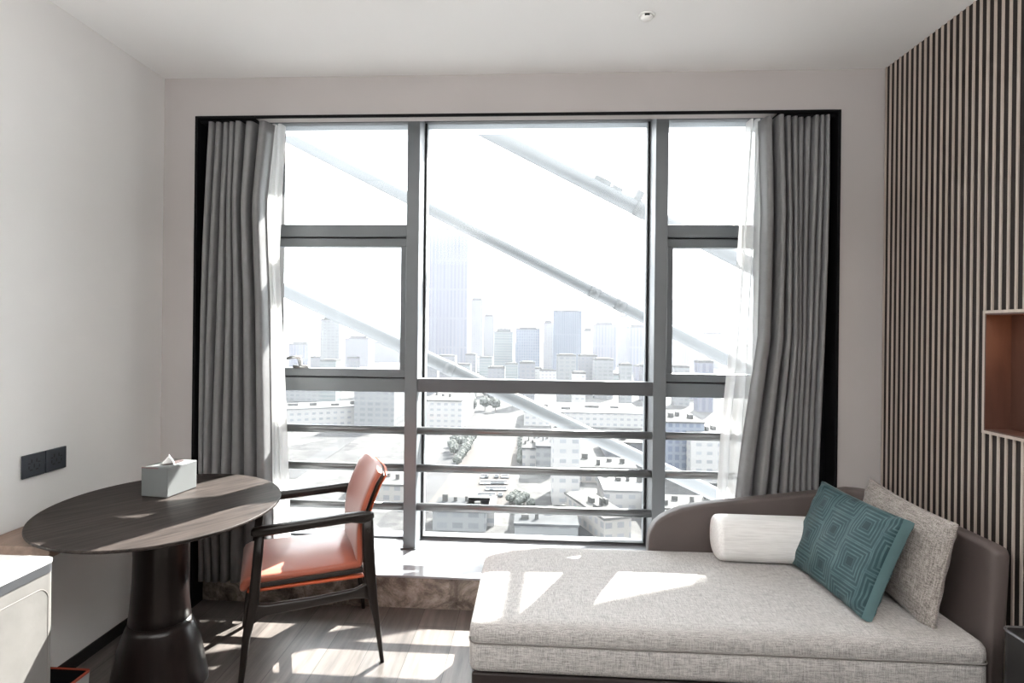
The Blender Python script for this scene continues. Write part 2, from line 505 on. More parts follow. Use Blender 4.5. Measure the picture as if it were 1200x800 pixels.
for s, x0, x1 in ((0, OX0, -.778), (1, .780, OX1)):
    wpart('transom', boxm(x0, x1, 3.66, 3.86, 2.075, 2.152), M['alu'], bevel=.003)
    wpart('transom', boxm(x0, x1, 3.66, 3.86, 1.112, 1.195), M['alu'], bevel=.003)
    bm = bmesh.new()
    o0, o1, z0, z1 = x0 + .003, x1 - .003, 1.203, 2.067
    w = .05
    box(bm, o0, o1, 3.67, 3.74, z0, z0 + w); box(bm, o0, o1, 3.67, 3.74, z1 - w, z1)
    if s == 0: box(bm, o1 - .052, o1, 3.67, 3.74, z0 + w, z1 - w); box(bm, o0, o0 + .05, 3.67, 3.74, z0 + w, z1 - w)
    else: box(bm, o0, o0 + .052, 3.67, 3.74, z0 + w, z1 - w); box(bm, o1 - .05, o1, 3.67, 3.74, z0 + w, z1 - w)
    sash = wpart('sash', bm, M['alu'], bevel=.003)
    wpart('seal', boxm(x0, x1, 3.69, 3.75, 2.066, 2.076), M['rubber'])
    wpart('seal', boxm(x0, x1, 3.69, 3.75, 1.194, 1.204), M['rubber'])
    pane = boxm(o0 + .04, o1 - .04, 3.70, 3.706, z0 + .04, z1 - .04)
    wpart('sash_pane', pane, M['glass'], sash)
    if s == 0:
        bm = bmesh.new()
        hx = -1.46
        box(bm, hx - .045, hx + .05, 3.655, 3.675, 1.252, 1.272)
        tube(bm, [(hx, 3.665, 1.27), (hx, 3.645, 1.315)], .012, 10)
        tube(bm, [(hx + .012, 3.64, 1.318), (hx - .035, 3.635, 1.322), (hx - .075, 3.635, 1.312)], .009, 10)
        wpart('sash_handle', bm, M['steel'], sash, smooth=True)
    wpart('pane', boxm(x0, x1, GY, GY + .008, 2.15, 2.81), M['glass'])
    wpart('pane', boxm(x0, x1, GY, GY + .008, .187, 1.115), M['glass'])
wpart('pane', boxm(-.692, .695, GY, GY + .008, .19, 2.81), M['glass'])

# ------------------------------------------------------------------ drapes and sheers
def cloth(name, edge, y0, amp, folds, mat, label, cat, group, seed, z0, z1, widths=None, sol=.003, wob=.006, nu=280, nz=36, flare=0):
    """edge(z) gives left and right border; pleats run down the cloth"""
    rnd = random.Random(seed)
    knots = [0]
    for i in range(folds): knots.append(knots[-1] + (widths[i] if widths else rnd.uniform(.65, 1.35)))
    knots = [k / knots[-1] for k in knots]
    amps = [rnd.uniform(.7, 1.0) for _ in range(folds)]
    ph = [rnd.uniform(0, 6) for _ in range(4)]
    bm = bmesh.new(); rows = []
    for j in range(nz + 1):
        t = j / nz; z = z0 + (z1 - z0) * t
        xl, xr = edge(z); row = []
        for i in range(nu + 1):
            u = i / nu
            k = 0
            while k < folds - 1 and u > knots[k + 1]: k += 1
            f = (u - knots[k]) / (knots[k + 1] - knots[k])
            a = amp * (1 if z > .5 or sol == 0 else .62 + .38 * max(0, (z - .2) / .3)) * amps[k] * (.75 + .25 * math.cos(2.2 * t + ph[0] + k))
            yy = math.tanh(1.9 * (math.cos(2 * PI * f) - .12)) / math.tanh(1.9)
            uu = u + .006 * math.sin(3 * t * PI + ph[1] + 9 * u) * (1 - t) - .10 / folds * math.sin(2 * PI * f)
            x = xl + (xr - xl) * uu + wob * math.sin(5 * t + ph[2] + 7 * u)
            row.append(bm.verts.new((x, y0 + a * yy + .004 * math.sin(7 * t + ph[3] + 11 * u), z)))
        rows.append(row)
    for a, b in zip(rows, rows[1:]):
        for i in range(nu): bm.faces.new((a[i], a[i + 1], b[i + 1], b[i]))
    o = obj(name, bm, mat, smooth=True, solid=sol)
    tag(o, label, cat, group)
    return o


def edger(pl, pr, yy):
    """borders from photo points (x, y) top to bottom"""
    L = [at(x, y, 1, yy) for x, y in pl]; R = [at(x, y, 1, yy) for x, y in pr]

    def itp(P, z):
        if z >= P[0].z: return P[0].x
        for a, b in zip(P, P[1:]):
            if z >= b.z: return a.x + (b.x - a.x) * (a.z - z) / (a.z - b.z)
        return P[-1].x
    return lambda z: (itp(L, z), itp(R, z))


CY = 3.13
ld = cloth('drape', edger([(247, 147), (242, 300), (231, 690)], [(318, 147), (309, 240), (314, 360), (316, 560), (320, 690)], CY), CY, .060, 7, M['curtain'],
           'grey satin drape hanging at the left of the window behind the table', 'curtain', 'grey drapes', 3, .135, 2.60, [.10, .11, .13, .12, .16, .22, .20])
rd = cloth('drape', edger([(890, 147), (893, 250), (890, 396), (872, 520), (864, 590)], [(967, 147), (963, 400), (957, 590), (956, 640)], CY), CY, .060, 9, M['curtain'],
           'grey satin drape hanging at the right of the window behind the daybed', 'curtain', 'grey drapes', 8, .10, 2.60, [.20, .17, .12, .10, .10, .09, .09, .08, .08])
SYY = 3.33
ls = cloth('sheer_curtain', edger([(292, 147), (292, 690)], [(333, 147), (326, 300), (332, 440), (338, 640)], SYY), SYY, .035, 6, M['sheer'],
           'white sheer curtain gathered beside the left grey drape', 'curtain', 'white sheers', 12, .19, 2.66, sol=0)
rs = cloth('sheer_curtain', edger([(877, 147), (862, 330), (846, 500), (838, 640)], [(925, 147), (925, 640)], SYY), SYY, .035, 6, M['sheer'],
           'white sheer curtain gathered beside the right grey drape', 'curtain', 'white sheers', 21, .19, 2.66, sol=0)
for nm, x0, x1, lab in (('curtain_track', OX0 + .004, -1.50, 'black curtain track above the left drape'), ('curtain_track', 1.22, OX1 - .004, 'black curtain track above the right drape')):
    tag(obj(nm, boxm(x0, x1, 3.115, 3.185, 2.601, 2.621), M['black'], bevel=.002), lab, 'curtain track')

# ------------------------------------------------------------------ oval table
TZ = .757
tb = thing('oval_table', 'dark wood oval table on a flared pedestal beside the left wall', 'table', (-1.535, 2.42, 0))
rot = math.radians(-13.5)
bm = bmesh.new()
lathe(bm, [(.86, TZ - .032), (.975, TZ - .016), (.998, TZ - .010), (1.0, TZ - .006), (.998, TZ - .001), (.994, TZ)], 96, 0, 0, .452, .538, -rot)
obj('tabletop', bm, M['tabletop'], tb, smooth=False, bevel=0)
bm = bmesh.new()
lathe(bm, [(.188, 0), (.187, .015), (.174, .08), (.155, .18), (.130, .25), (.118, .278)], 64, -.02, 0)
obj('pedestal_foot', bm, M['pedestal'], tb, smooth=True)
bm = bmesh.new()
lathe(bm, [(.112, .276), (.118, .282), (.112, .34), (.104, .45), (.102, .55), (.106, .63), (.109, .637)], 64, -.02, 0)
obj('pedestal_column', bm, M['pedestal'], tb, smooth=True)
bm = bmesh.new()
lathe(bm, [(.104, .634), (.109, .642), (.112, .70), (.118, .726)], 64, -.02, 0)
obj('pedestal_collar', bm, M['pedestal'], tb, smooth=True)

# ------------------------------------------------------------------ tissue box
tx = thing('tissue_box', 'pale grey tissue box with a tissue sticking out, standing on the oval table', 'tissue box', (-1.634, 2.602, TZ), math.radians(-8))
bm = boxm(-.066, .066, -.093, .093, .001, .128)
obj('box_body', bm, M['grey_box'], tx, bevel=.004)
bm = bmesh.new(); box(bm, -.064, .02, -.0935, -.090, .1245, .1285); obj('edge_trim', bm, M['red_edge'], tx)
bm = bmesh.new(); lathe(bm, [(.05, .1278), (.05, .1292)], 32, 0, .02, .55, 1.2); obj('slot', bm, M['slot'], tx)
bm = bmesh.new()
g = []
for i in range(9):
    row = []
    for j in range(7):
        u = i / 8 - .5; v = j / 6
        w_ = .036 * (1 - v) ** .8
        row.append(bm.verts.new((u * 2 * w_ + .006 * math.sin(v * 4), -.012 + .018 * math.sin(u * 7 + v * 2) * (1 - v) + .01 * v, .129 + .042 * v * (1 - abs(u) * .5))))
    g.append(row)
for a, b in zip(g, g[1:]):
    for j in range(6): bm.faces.new((a[j], a[j + 1], b[j + 1], b[j]))
obj('tissue', bm, M['tissue'], tx, smooth=True, solid=.0015)

# ------------------------------------------------------------------ armchair (local X runs front to back, local Y across)
bdir = Vector((.528, .242)).normalized()
ch = thing('armchair', 'orange leather armchair with dark wood frame beside the table', 'chair', (-.936 - bdir.y * .2785, 2.542 + bdir.x * .2785, 0), math.atan2(bdir.y, bdir.x))
HW = .2785
XA, YA, ZA = (1, 0, 0), (0, 1, 0), (0, 0, 1)
for s in (-1, 1):
    y = s * HW; yi = y - s * .012
    bm = bmesh.new()
    member(bm, [(-.296, y, 0), (-.275, yi, .20), (-.251, yi, .33), (-.247, yi, .36), (-.236, yi, .50), (-.226, yi, .645)],
           [(.024, .024), (.033, .032), (.046, .036), (.044, .036), (.040, .034), (.038, .032)], (XA, YA))
    obj('leg', bm, M['walnut'], ch, smooth=True)
    bm = bmesh.new()
    member(bm, [(.294, y, 0), (.270, yi, .18), (.250, yi, .29), (.241, yi, .36), (.232, yi, .45), (.226, yi, .58), (.224, yi, .66)],
           [(.018, .022), (.026, .030), (.042, .036), (.050, .036), (.052, .036), (.052, .034), (.046, .032)], (XA, YA))
    obj('leg', bm, M['walnut'], ch, smooth=True)
    bm = bmesh.new()
    member(bm, [(-.262, yi, .640), (-.252, yi, .641), (-.20, yi, .642), (0, yi, .654), (.15, yi, .662), (.20, yi, .658), (.235, yi, .660), (.250, yi, .664)],
           [(.020, .026), (.036, .040), (.040, .046), (.040, .048), (.042, .044), (.054, .040), (.044, .036), (.024, .030)], (ZA, YA))
    obj('armrest', bm, M['walnut_arm'], ch, smooth=True)
    bm = bmesh.new(); lathe(bm, [(.009, -.002), (.009, .002)], 16)
    bmesh.ops.rotate(bm, verts=bm.verts[:], matrix=Matrix.Rotation(PI / 2, 3, 'X')); bmesh.ops.translate(bm, verts=bm.verts[:], vec=(.228, yi + s * .0175, .60))
    obj('dowel_cap', bm, M['ply'], ch)
    bm = bmesh.new()
    member(bm, [(-.245, yi, .300), (-.225, yi, .303), (-.195, yi, .307), (0, yi, .312), (.17, yi, .322), (.205, yi, .326), (.24, yi, .328)],
           [(.085, .026), (.064, .026), (.047, .026), (.040, .026), (.042, .026), (.062, .026), (.085, .026)], (ZA, YA))
    obj('stretcher', bm, M['walnut_arm'], ch, smooth=True)
for xx, zz in ((-.245, .345), (.236, .345)):
    bm = bmesh.new(); member(bm, [(xx, -HW + .02, zz), (xx, HW - .02, zz)], [(.024, .04)] * 2, (XA, ZA)); obj('cross_rail', bm, M['walnut'], ch, smooth=True)
# seat: leather cushion, dark seat board, leather underside wrapping up at the front
hw = .238


def section_loft(bm, prof, ys):
    """closed profile (x, z) repeated across local Y, shrunk a little towards its middle at the ends"""
    cx = sum(p[0] for p in prof) / len(prof); cz = sum(p[1] for p in prof) / len(prof)
    loft(bm, [[(cx + (px - cx) * kx, yy, cz + (pz - cz) * kz) for px, pz in prof] for yy, kx, kz in ys])


ends = [(-hw, .97, .55), (-hw + .004, .985, .8), (-hw + .012, 1, 1), (0, 1, 1.03), (hw - .012, 1, 1), (hw - .004, .985, .8), (hw, .97, .55)]
bm = bmesh.new()
prof = [(.205, .452), (.10, .448), (0, .444), (-.12, .443), (-.22, .443), (-.268, .440), (-.292, .430), (-.303, .412), (-.305, .395), (-.300, .383), (-.288, .378), (-.276, .384), (-.270, .397), (-.262, .406), (-.2, .410), (0, .416), (.205, .424)]
section_loft(bm, prof, ends)
obj('seat', bm, M['orange'], ch, smooth=True)
bm = bmesh.new(); box(bm, -.255, .21, -hw + .003, hw - .003, .388, .409)
for v in bm.verts: v.co.z += .008 * (v.co.x / .2) if v.co.x > 0 else 0
obj('seat_board', bm, M['ply'], ch, bevel=.003)
bm = bmesh.new(); box(bm, -.275, .215, -hw, hw, .374, .3865); obj('seat_underside', bm, M['orange_edge'], ch, bevel=.004)
# backrest: leather pad, dark shell, leather back
bprof = [(.180, .43), (.178, .50), (.178, .58), (.184, .64), (.196, .69), (.216, .745), (.244, .81), (.272, .868)]


def backpad(off0, off1, hwid, mat, name, z_in=0, top_in=0):
    bm = bmesh.new(); nv = 14; rings_f = []; rings_b = []
    P = [Vector((a, b)) for a, b in bprof]
    for i, p in enumerate(P):
        d = (P[min(i + 1, len(P) - 1)] - P[max(i - 1, 0)]).normalized(); nrm = Vector((d.y, -d.x))
        t = i / (len(P) - 1)
        hwi = hwid * (1 - .06 * t ** 3) - (0.012 if i == len(P) - 1 else 0)
        rf = []; rb = []
        for j in range(nv + 1):
            u = j / nv * 2 - 1
            bow = .022 * (1 - u * u) * (.3 + .7 * t)
            ed = .006 if abs(u) > .95 else 0
            drop = .022 * abs(u) ** 4 * (1 if i == len(P) - 1 else 0)
            q = p + nrm * (off0 + bow + ed); rf.append((q.x, u * hwi, q.y - drop - top_in * (i == len(P) - 1)))
            q = p + nrm * (off1 + bow - ed * .5); rb.append((q.x, u * hwi, q.y - drop - top_in * (i == len(P) - 1)))
        rings_f.append(rf + rb[::-1])
    loft(bm, rings_f)
    return obj(name, bm, mat, ch, smooth=True, bevel=.004)


backpad(0, .030, .236, M['orange'], 'backrest')
backpad(.031, .043, .232, M['ply'], 'back_shell', top_in=.006)
backpad(.044, .056, .236, M['orange_edge'], 'back_panel')

# ------------------------------------------------------------------ daybed
db = thing('daybed', 'grey tweed daybed with a curved taupe leather backrest under the window', 'daybed', (.7, 2.6, 0))
DO = Vector((.7, 2.6, 0))


def dpart(name, bm, mat, **kw):
    bmesh.ops.translate(bm, verts=bm.verts[:], vec=-DO); return obj(name, bm, mat, db, **kw)


X0, X1, Y0, Y1 = -.225, 1.592, 2.165, 2.985
cx, cy, hx, hy = (X0 + X1) / 2, (Y0 + Y1) / 2, (X1 - X0) / 2, (Y1 - Y0) / 2
rings = []
for ins, z, r in ((.02, .252, .05), (.004, .262, .055), (0, .28, .06), (0, .32, .06), (0, .355, .06), (.003, .362, .06), (.003, .367, .06), (0, .374, .06), (0, .395, .06), (.002, .412, .06), (.009, .425, .06), (.022, .4335, .06), (.05, .437, .05), (.09, .4385, .05), (.2, .440, .04), (.36, .441, .03)):
    rings.append([(cx + x, cy + y_, z) for x, y_ in rrect(hx - ins, hy - ins, r * .6, 6)])
bm = bmesh.new(); loft(bm, rings); dpart('mattress', bm, M['daybed'], smooth=True)
bm = bmesh.new()
ol = [(cx + x, cy + y_, .3645) for x, y_ in rrect(hx + .001, hy + .001, .036, 8)]
tube(bm, ol + [ol[0]], .0028, 8); dpart('piping', bm, M['piping'], smooth=True)
dpart('bed_frame', boxm(X0 + .01, 1.68, Y0 + .012, 3.055, .195, .25), M['plinth'], bevel=.008)
dpart('plinth', boxm(X0 + .12, 1.60, Y0 + .10, 2.98, 0, .195), M['plinth'])
# backrest: swept along the window side, round the corner, along the slats
path = []
xs = [.575, .58, .59, .61, .64, .68, .74, .82, .92, 1.05, 1.2, 1.35, 1.48]
yc = 3.025
for x in xs: path.append((Vector((x, yc)), Vector((0, 1)), x))
R = .13; ccx, ccy = 1.64 - R, yc - R
for k in range(1, 8):
    a = PI / 2 - PI / 2 * k / 8
    path.append((Vector((ccx + R * math.cos(a), ccy + R * math.sin(a))), Vector((math.cos(a), math.sin(a))), 1.6))
for y in (2.87, 2.7, 2.5, 2.35, 2.25, 2.22, 2.205, 2.198): path.append((Vector((1.64, y)), Vector((1, 0)), 1.7 + (2.9 - y)))
hts = [(.575, .45), (.58, .50), (.59, .53), (.61, .562), (.64, .588), (.68, .612), (.74, .635), (.82, .654), (.92, .670), (1.05, .687), (1.2, .706), (1.35, .726), (1.48, .742), (1.6, .752), (1.7, .757), (2.3, .757), (2.37, .757), (2.39, .752), (2.402, .735)]


def hgt(s):
    for (a, ha), (b, hb) in zip(hts, hts[1:]):
        if s <= b: return ha + (hb - ha) * max(0, (s - a)) / (b - a)
    return hts[-1][1]


rings = []
for i, (p, nrm, s) in enumerate(path):
    th = (.076 - .014 * max(0, nrm.x)) * (.55 if i in (0, len(path) - 1) else .85 if i in (1, len(path) - 2) else 1)
    zt = hgt(s); zb = .20
    ring = []
    for a, b in rrect(th / 2, (zt - zb) / 2, .018, 5):
        q = p + nrm * (a + .045 * max(0, nrm.x) * b); ring.append((q.x, q.y, (zt + zb) / 2 + b))
    rings.append(ring)
bm = bmesh.new(); loft(bm, rings); dpart('backrest', bm, M['leatherette'], smooth=True)

# bolster
bo = thing('bolster', 'white crinkled bolster lying on the daybed against the backrest', 'cushion', (1.12, 2.872, .541), math.radians(-1))
bm = bmesh.new(); rings = []
L = .265
for s, k in ((-1, .55), (-.985, .78), (-.96, .92), (-.92, .985), (-.85, 1), (-.5, 1.01), (0, 1.0), (.5, 1.01), (.85, 1), (.92, .985), (.96, .92), (.985, .78), (1, .55)):
    ring = []
    for j in range(40):
        t = 2 * PI * j / 40; c_, s_ = math.cos(t), math.sin(t); n_ = 2.7
        rr = (abs(c_) ** n_ + abs(s_) ** n_) ** (-1 / n_) * k
        ring.append((s * L, .102 * c_ * 0 + .100 * rr * c_, .101 * rr * s_))
    rings.append(ring)
loft(bm, rings); obj('bolster_cover', bm, M['white_fab'], bo, smooth=True, subsurf=1)


# cushions
def cushion(name, label, cat, C, ex, ey, w, h, t, mat, band=None, bandmat=None, seed=0, pinch=.02, sag=.0):
    ex = Vector(ex).normalized(); ey = Vector(ey); ey = (ey - ex * ey.dot(ex)).normalized(); ez = ex.cross(ey)
    root = thing(name, label, cat, C)
    root.rotation_euler = Matrix((ex, ey, ez)).transposed().to_euler()
    rnd = random.Random(seed); ph = [rnd.uniform(0, 6) for _ in range(6)]
    n = 36
    edge = (band or .004) / 2

    def pt(u, v, side):
        px = u * w / 2 * (1 - pinch * (1 - v * v)) ; py = v * h / 2 * (1 - pinch * 1.3 * (1 - u * u))
        f = max(0, (1 - abs(u) ** 2.6) * (1 - abs(v) ** 2.6)) ** .55
        wr = .0035 * math.sin(9 * u + 5 * v + ph[0]) * math.sin(7 * v - 4 * u + ph[1]) + .004 * math.exp(-((1 - abs(u)) ** 2 + (1 - abs(v)) ** 2) * 9) * math.sin(22 * (u - v) + ph[2])
        return (px, py + sag * f, side * (edge + (t / 2 - edge) * f) + wr * (f > .02))
    for side, nm in ((1, 'front_cover'), (-1, 'back_cover')):
        bm = bmesh.new(); G = []
        for i in range(n + 1):
            row = []
            for j in range(n + 1):
                u = math.sin((i / n - .5) * PI); v = math.sin((j / n - .5) * PI)
                row.append(bm.verts.new(pt(u, v, side)))
            G.append(row)
        for a, b in zip(G, G[1:]):
            for j in range(n): bm.faces.new((a[j], a[j + 1], b[j + 1], b[j]) if side > 0 else (a[j], b[j], b[j + 1], a[j + 1]))
        me = bpy.data.meshes.new(nm); bm.to_mesh(me); bm.free(); me.materials.append(mat)
        for p in me.polygons: p.use_smooth = True
        o = bpy.data.objects.new(nm, me); COL.objects.link(o); o.parent = root
    bm = bmesh.new(); ring = []
    sq = []
    for i in range(n): sq.append((math.sin((i / n - .5) * PI), -1))
    for i in range(n): sq.append((1, math.sin((i / n - .5) * PI)))
    for i in range(n): sq.append((-math.sin((i / n - .5) * PI), 1))
    for i in range(n): sq.append((-1, -math.sin((i / n - .5) * PI)))
    if band:
        loft(bm, [[pt(u, v, -1) for u, v in sq], [tuple(a * 1.012 if k < 2 else 0 for k, a in enumerate(pt(u, v, 1))) for u, v in sq], [pt(u, v, 1) for u, v in sq]], caps=False)
        obj('border', bm, bandmat, root, smooth=True)
    else:
        pl = [pt(u, v, 1) for u, v in sq]; pl = [(a, b, 0) for a, b, c in pl]
        tube(bm, pl + [pl[0]], .0035, 6); obj('seam', bm, mat, root, smooth=True)
    return root


# local Z is the face seen from the room: ex runs along the cushion towards the camera
tc_c = Vector((1.300, 2.575, .628))
cushion('cushion', 'teal cushion woven with nested squares leaning on the daybed', 'cushion', tc_c, (.036, -.544, 0), (.153, .01, .36), .56, .40, .13, M['teal'], .042, M['teal_edge'], 4, .03)
gc = Vector((1.498, 2.545, .632))
cushion('cushion', 'beige grey linen cushion behind the teal one on the daybed', 'cushion', gc, (-.02, -.575, -.02), (.065, .0, .37), .60, .41, .14, M['tweed'], None, None, 9, .05)

# ------------------------------------------------------------------ left side: sockets, shelf, cabinet, bin
for i, (y0, lab) in enumerate(((2.220, 'graphite socket plate on the left wall, the one farther from the window'), (2.332, 'graphite socket plate on the left wall, the one nearer the window'))):
    so = thing('wall_socket', lab, 'socket', (XL, y0 + .054, .942), 0, 'double socket plates')
    obj('plate', boxm(.0005, .010, -.054, .054, -.046, .046), M['socket'], so, bevel=.003)
    bm = bmesh.new()
    for a, b, w_, h_ in ((-.012, .018, .0022, .007), (.012, .018, .0022, .007), (0, -.002, .0022, .007), (-.024, .010, .005, .0022), (.024, .010, .005, .0022), (-.014, -.017, .006, .0026), (.014, -.017, .006, .0026), (-.025, -.006, .0022, .006), (.025, -.006, .0022, .006)):
        box(bm, .0096, .0108, a - w_, a + w_, b - h_, b + h_)
    obj('socket_hole', bm, M['socket_hole'], so)

tag(obj('wall_shelf', boxm(XL, -1.715, 2.03, 2.33, .67, .71), M['ledge'], bevel=.003), 'brown wooden shelf fixed to the left wall behind the white topped cabinet', 'shelf')

cb = thing('low_cabinet', 'low pale cabinet with a white top at the left edge', 'cabinet', (-1.7155, 1.165, 0))
CHX, CHY, CZ = .2795, .565, .80
bm = bmesh.new()
loft(bm, [[(x, y_, z) for x, y_ in rrect(CHX, CHY, .03, 6)] for z in (CZ - .010, CZ)])
obj('cabinet_top', bm, M['cab_top'], cb, bevel=.002)
bm = bmesh.new(); loft(bm, [[(x, y_, z) for x, y_ in rrect(CHX - .001, CHY - .001, .03, 6)] for z in (CZ - .036, CZ - .010)]); obj('top_edge', bm, M['cab_edge'], cb)
bm = bmesh.new(); loft(bm, [[(x, y_, z) for x, y_ in rrect(CHX - .003, CHY - .003, .025, 6)] for z in (.03, CZ - .036)]); obj('cabinet_body', bm, M['cab_body'], cb)
bm = bmesh.new()
ol = [(CHX - .003, y_, z) for y_, z in [(a, .395 + b) for a, b in rrect(.535, .33, .04, 6)]]
tube(bm, ol + [ol[0]], .0012, 6); obj('panel_seam', bm, M['piping'], cb)
bm = boxm(-.25, .25, -.54, .54, 0, .03); obj('cabinet_plinth', bm, M['skirting'], cb)

bi = thing('waste_bin', 'grey open waste bin with an orange red rim on the floor by the left wall', 'bin', (-1.70, 1.965, 0))
def open_box(bm, hx, hy, h, t, taper=.9):
    out0 = [(x, y_, 0) for x, y_ in rrect(hx * taper, hy * taper, .012, 3)]; out1 = [(x, y_, h) for x, y_ in rrect(hx, hy, .012, 3)]
    in1 = [(x, y_, h) for x, y_ in rrect(hx - t, hy - t, .010, 3)]; in0 = [(x, y_, .01) for x, y_ in rrect(hx * taper - t, hy * taper - t, .01, 3)]
    return out0, out1, in1, in0
o0, o1, i1, i0 = open_box(None, .105, .118, .25, .008)
bm = bmesh.new(); loft(bm, [o0, o1]); bm.faces.ensure_lookup_table(); bmesh.ops.delete(bm, geom=[bm.faces[-1]], context='FACES_ONLY'); obj('outer_shell', bm, M['bin_out'], bi)
bm = bmesh.new(); loft(bm, [i0, i1]); bm.faces.ensure_lookup_table(); bmesh.ops.delete(bm, geom=[bm.faces[-1]], context='FACES_ONLY'); obj('liner', bm, M['black'], bi)
bm = bmesh.new(); up_ = lambda r, d: [(x, y_, z + d) for x, y_, z in r]
loft(bm, [up_(o1, -.004), up_(o1, .003), up_(i1, .003), up_(i1, -.004)], caps=False); obj('rim', bm, M['bin_rim'], bi)

# right side: dark bedside cabinet
rc = thing('bedside_cabinet', 'charcoal bedside cabinet with a thin metal rim at the right edge', 'cabinet', (1.632, 1.78, 0))
bm = bmesh.new(); loft(bm, [[(x, y_, z) for x, y_ in rrect(.076, .30, .03, 6)] for z in (.0, .535)]); obj('cabinet_body', bm, M['dark_cab'], rc)
bm = bmesh.new(); ol = [(x, y_, .538) for x, y_ in rrect(.076, .30, .03, 6)]; tube(bm, ol + [ol[0]], .0045, 8); obj('metal_rim', bm, M['metal_rim'], rc)
bm = bmesh.new(); loft(bm, [[(x, y_, z) for x, y_ in rrect(.075, .299, .03, 6)] for z in (.535, .538)]); obj('cabinet_top', bm, M['dark_cab'], rc)

# ceiling fitting
cd = thing('ceiling_spotlight', 'small white round fitting set in the ceiling', 'ceiling light', (.457, 2.545, ZC))
bm = bmesh.new(); lathe(bm, [(.036, -.0005), (.036, -.004), (.028, -.006), (.027, -.001)], 32); obj('bezel', bm, M['white'], cd, smooth=True)
bm = bmesh.new(); lathe(bm, [(.026, -.001), (.026, -.012), (.022, -.018), (.010, -.021), (.002, -.0215)], 32); obj('lens_body', bm, M['white'], cd, smooth=True)
bm = bmesh.new(); box(bm, -.012, .008, -.0275, -.0235, -.013, -.006); obj('aperture', bm, M['socket_hole'], cd)

# ------------------------------------------------------------------ outside: facade braces
GZ = -62.0
BY = 5.35


def brace(p0, p1, rad, label, nodes=(), brackets=()):
    """steel tube from photo point p0 to p1 in the plane BY outside the glass, carried on beyond both ends"""
    a = at(*p0, 1, BY); b = at(*p1, 1, BY); d = (b - a).normalized()
    a = a - d * 3.2; b = b + d * 3.2
    mid = (a + b) / 2
    root = thing('diagonal_brace', label, 'steel brace', mid, 0, 'facade braces')
    bm = bmesh.new(); tube(bm, [a - mid, b - mid], rad, 20); obj('tube', bm, M['white_paint'], root, smooth=True)
    for t in nodes:
        c = a + (b - a) * t - mid
        bm = bmesh.new(); tube(bm, [c - d * .045, c + d * .045], rad * 1.06, 20); obj('joint_collar', bm, M['bolt'], root, smooth=True)
    for px, py, w, h in brackets:
        c = at(px, py, 1, BY) - mid
        bm = boxm(c.x - w / 2, c.x + w / 2, c.y - rad * .8, c.y + rad * .8, c.z - h / 2, c.z + h / 2)
        bmesh.ops.rotate(bm, verts=bm.verts[:], cent=c, matrix=Matrix.Rotation(.45, 3, 'Y'))
        obj('bracket', bm, M['bolt'], root, bevel=.01)
    return root


brace((540, 138), (750, 245), .070, 'upper pale steel brace sloping across the top of the middle pane', (.61,), ((704, 217, .16, .12), (722, 224, .10, .07), (747, 233, .07, .14)))
brace((500, 243), (755, 372), .054, 'middle white steel brace sloping down across the centre of the window', (.57, .60))
brace((500, 419), (760, 542), .062, 'lower white steel brace sloping down behind the middle rail', (.4,))

# added shading members, out of view, placed to cast shadows on the daybed
def shade_member(name, label, a, b, w, h, yy):
    """a, b: (x, z) where the shadow line crosses the glass plane; carried back along the sun to the plane yy"""
    k = yy - 3.7
    P = [Vector((x + k * math.tan(AZ), yy, z + k / CT / math.cos(AZ))) for x, z in (a, b)]
    d = (P[1] - P[0]).normalized(); mid = (P[0] + P[1]) / 2; n = Vector((-d.z, 0, d.x))
    o = thing(name, label, 'steel beam', mid)
    bm = bmesh.new()
    loft(bm, [[p - mid + n * sx * h / 2 + Vector((0, sy * w / 2, 0)) for sx, sy in ((-1, -1), (1, -1), (1, 1), (-1, 1))] for p in P])
    obj('web', bm, M['white_paint'], o)
    bm = bmesh.new()
    loft(bm, [[p - mid + n * (h / 2 + .02 + sx * .02) + Vector((0, sy * w * .8, 0)) for sx, sy in ((-1, -1), (1, -1), (1, 1), (-1, 1))] for p in P])
    obj('flange', bm, M['white_paint'], o)


AZ = math.radians(24.2); CT = 1.35
shade_member('shade_beam', 'added unseen beam outside above the window, shading the daybed', (.25, 2.09), (1.5, 1.46), .12, .40, 10)
shade_member('shade_rod', 'added unseen rod outside above the window, shading the daybed', (.33, 1.08), (.60, 1.62), .06, .06, 10)

# ------------------------------------------------------------------ outside: city
gm, nt, out = new_mat('pale_city_ground')
b_ = pbsdf(nt, out, (.12, .12, .118), .9, 0, .1)
c_ = coords(nt, (.055, .035, .05)); c2_ = coords(nt, (.5, .5, .5))
vo = N(nt, 'ShaderNodeTexVoronoi', distance='CHEBYCHEV'); vo.inputs['Scale'].default_value = 1; nt.links.new(c_, vo.inputs['Vector'])
sx_ = nt.nodes.new('ShaderNodeSeparateColor'); nt.links.new(vo.outputs['Color'], sx_.inputs[0])
nz_ = N(nt, 'ShaderNodeTexNoise'); nz_.inputs['Detail'].default_value = 6; nz_.inputs['Scale'].default_value = .5; nt.links.new(c2_, nz_.inputs['Vector'])
mu_ = N(nt, 'ShaderNodeMath', operation='MULTIPLY_ADD'); nt.links.new(sx_.outputs[0], mu_.inputs[0]); mu_.inputs[1].default_value = .55; nt.links.new(nz_.outputs['Fac'], mu_.inputs[2])
nt.links.new(ramp(nt, mu_.outputs[0], [(.35, (.025, .025, .026)), (.75, (.049, .048, .047)), (1.0, (.074, .073, .071))]), b_.inputs['Base Color'])
struct(obj('ground', boxm(-1500, 1500, 60, 3500, GZ - 1, GZ), gm), 'hazy pale city ground far below', 'ground')
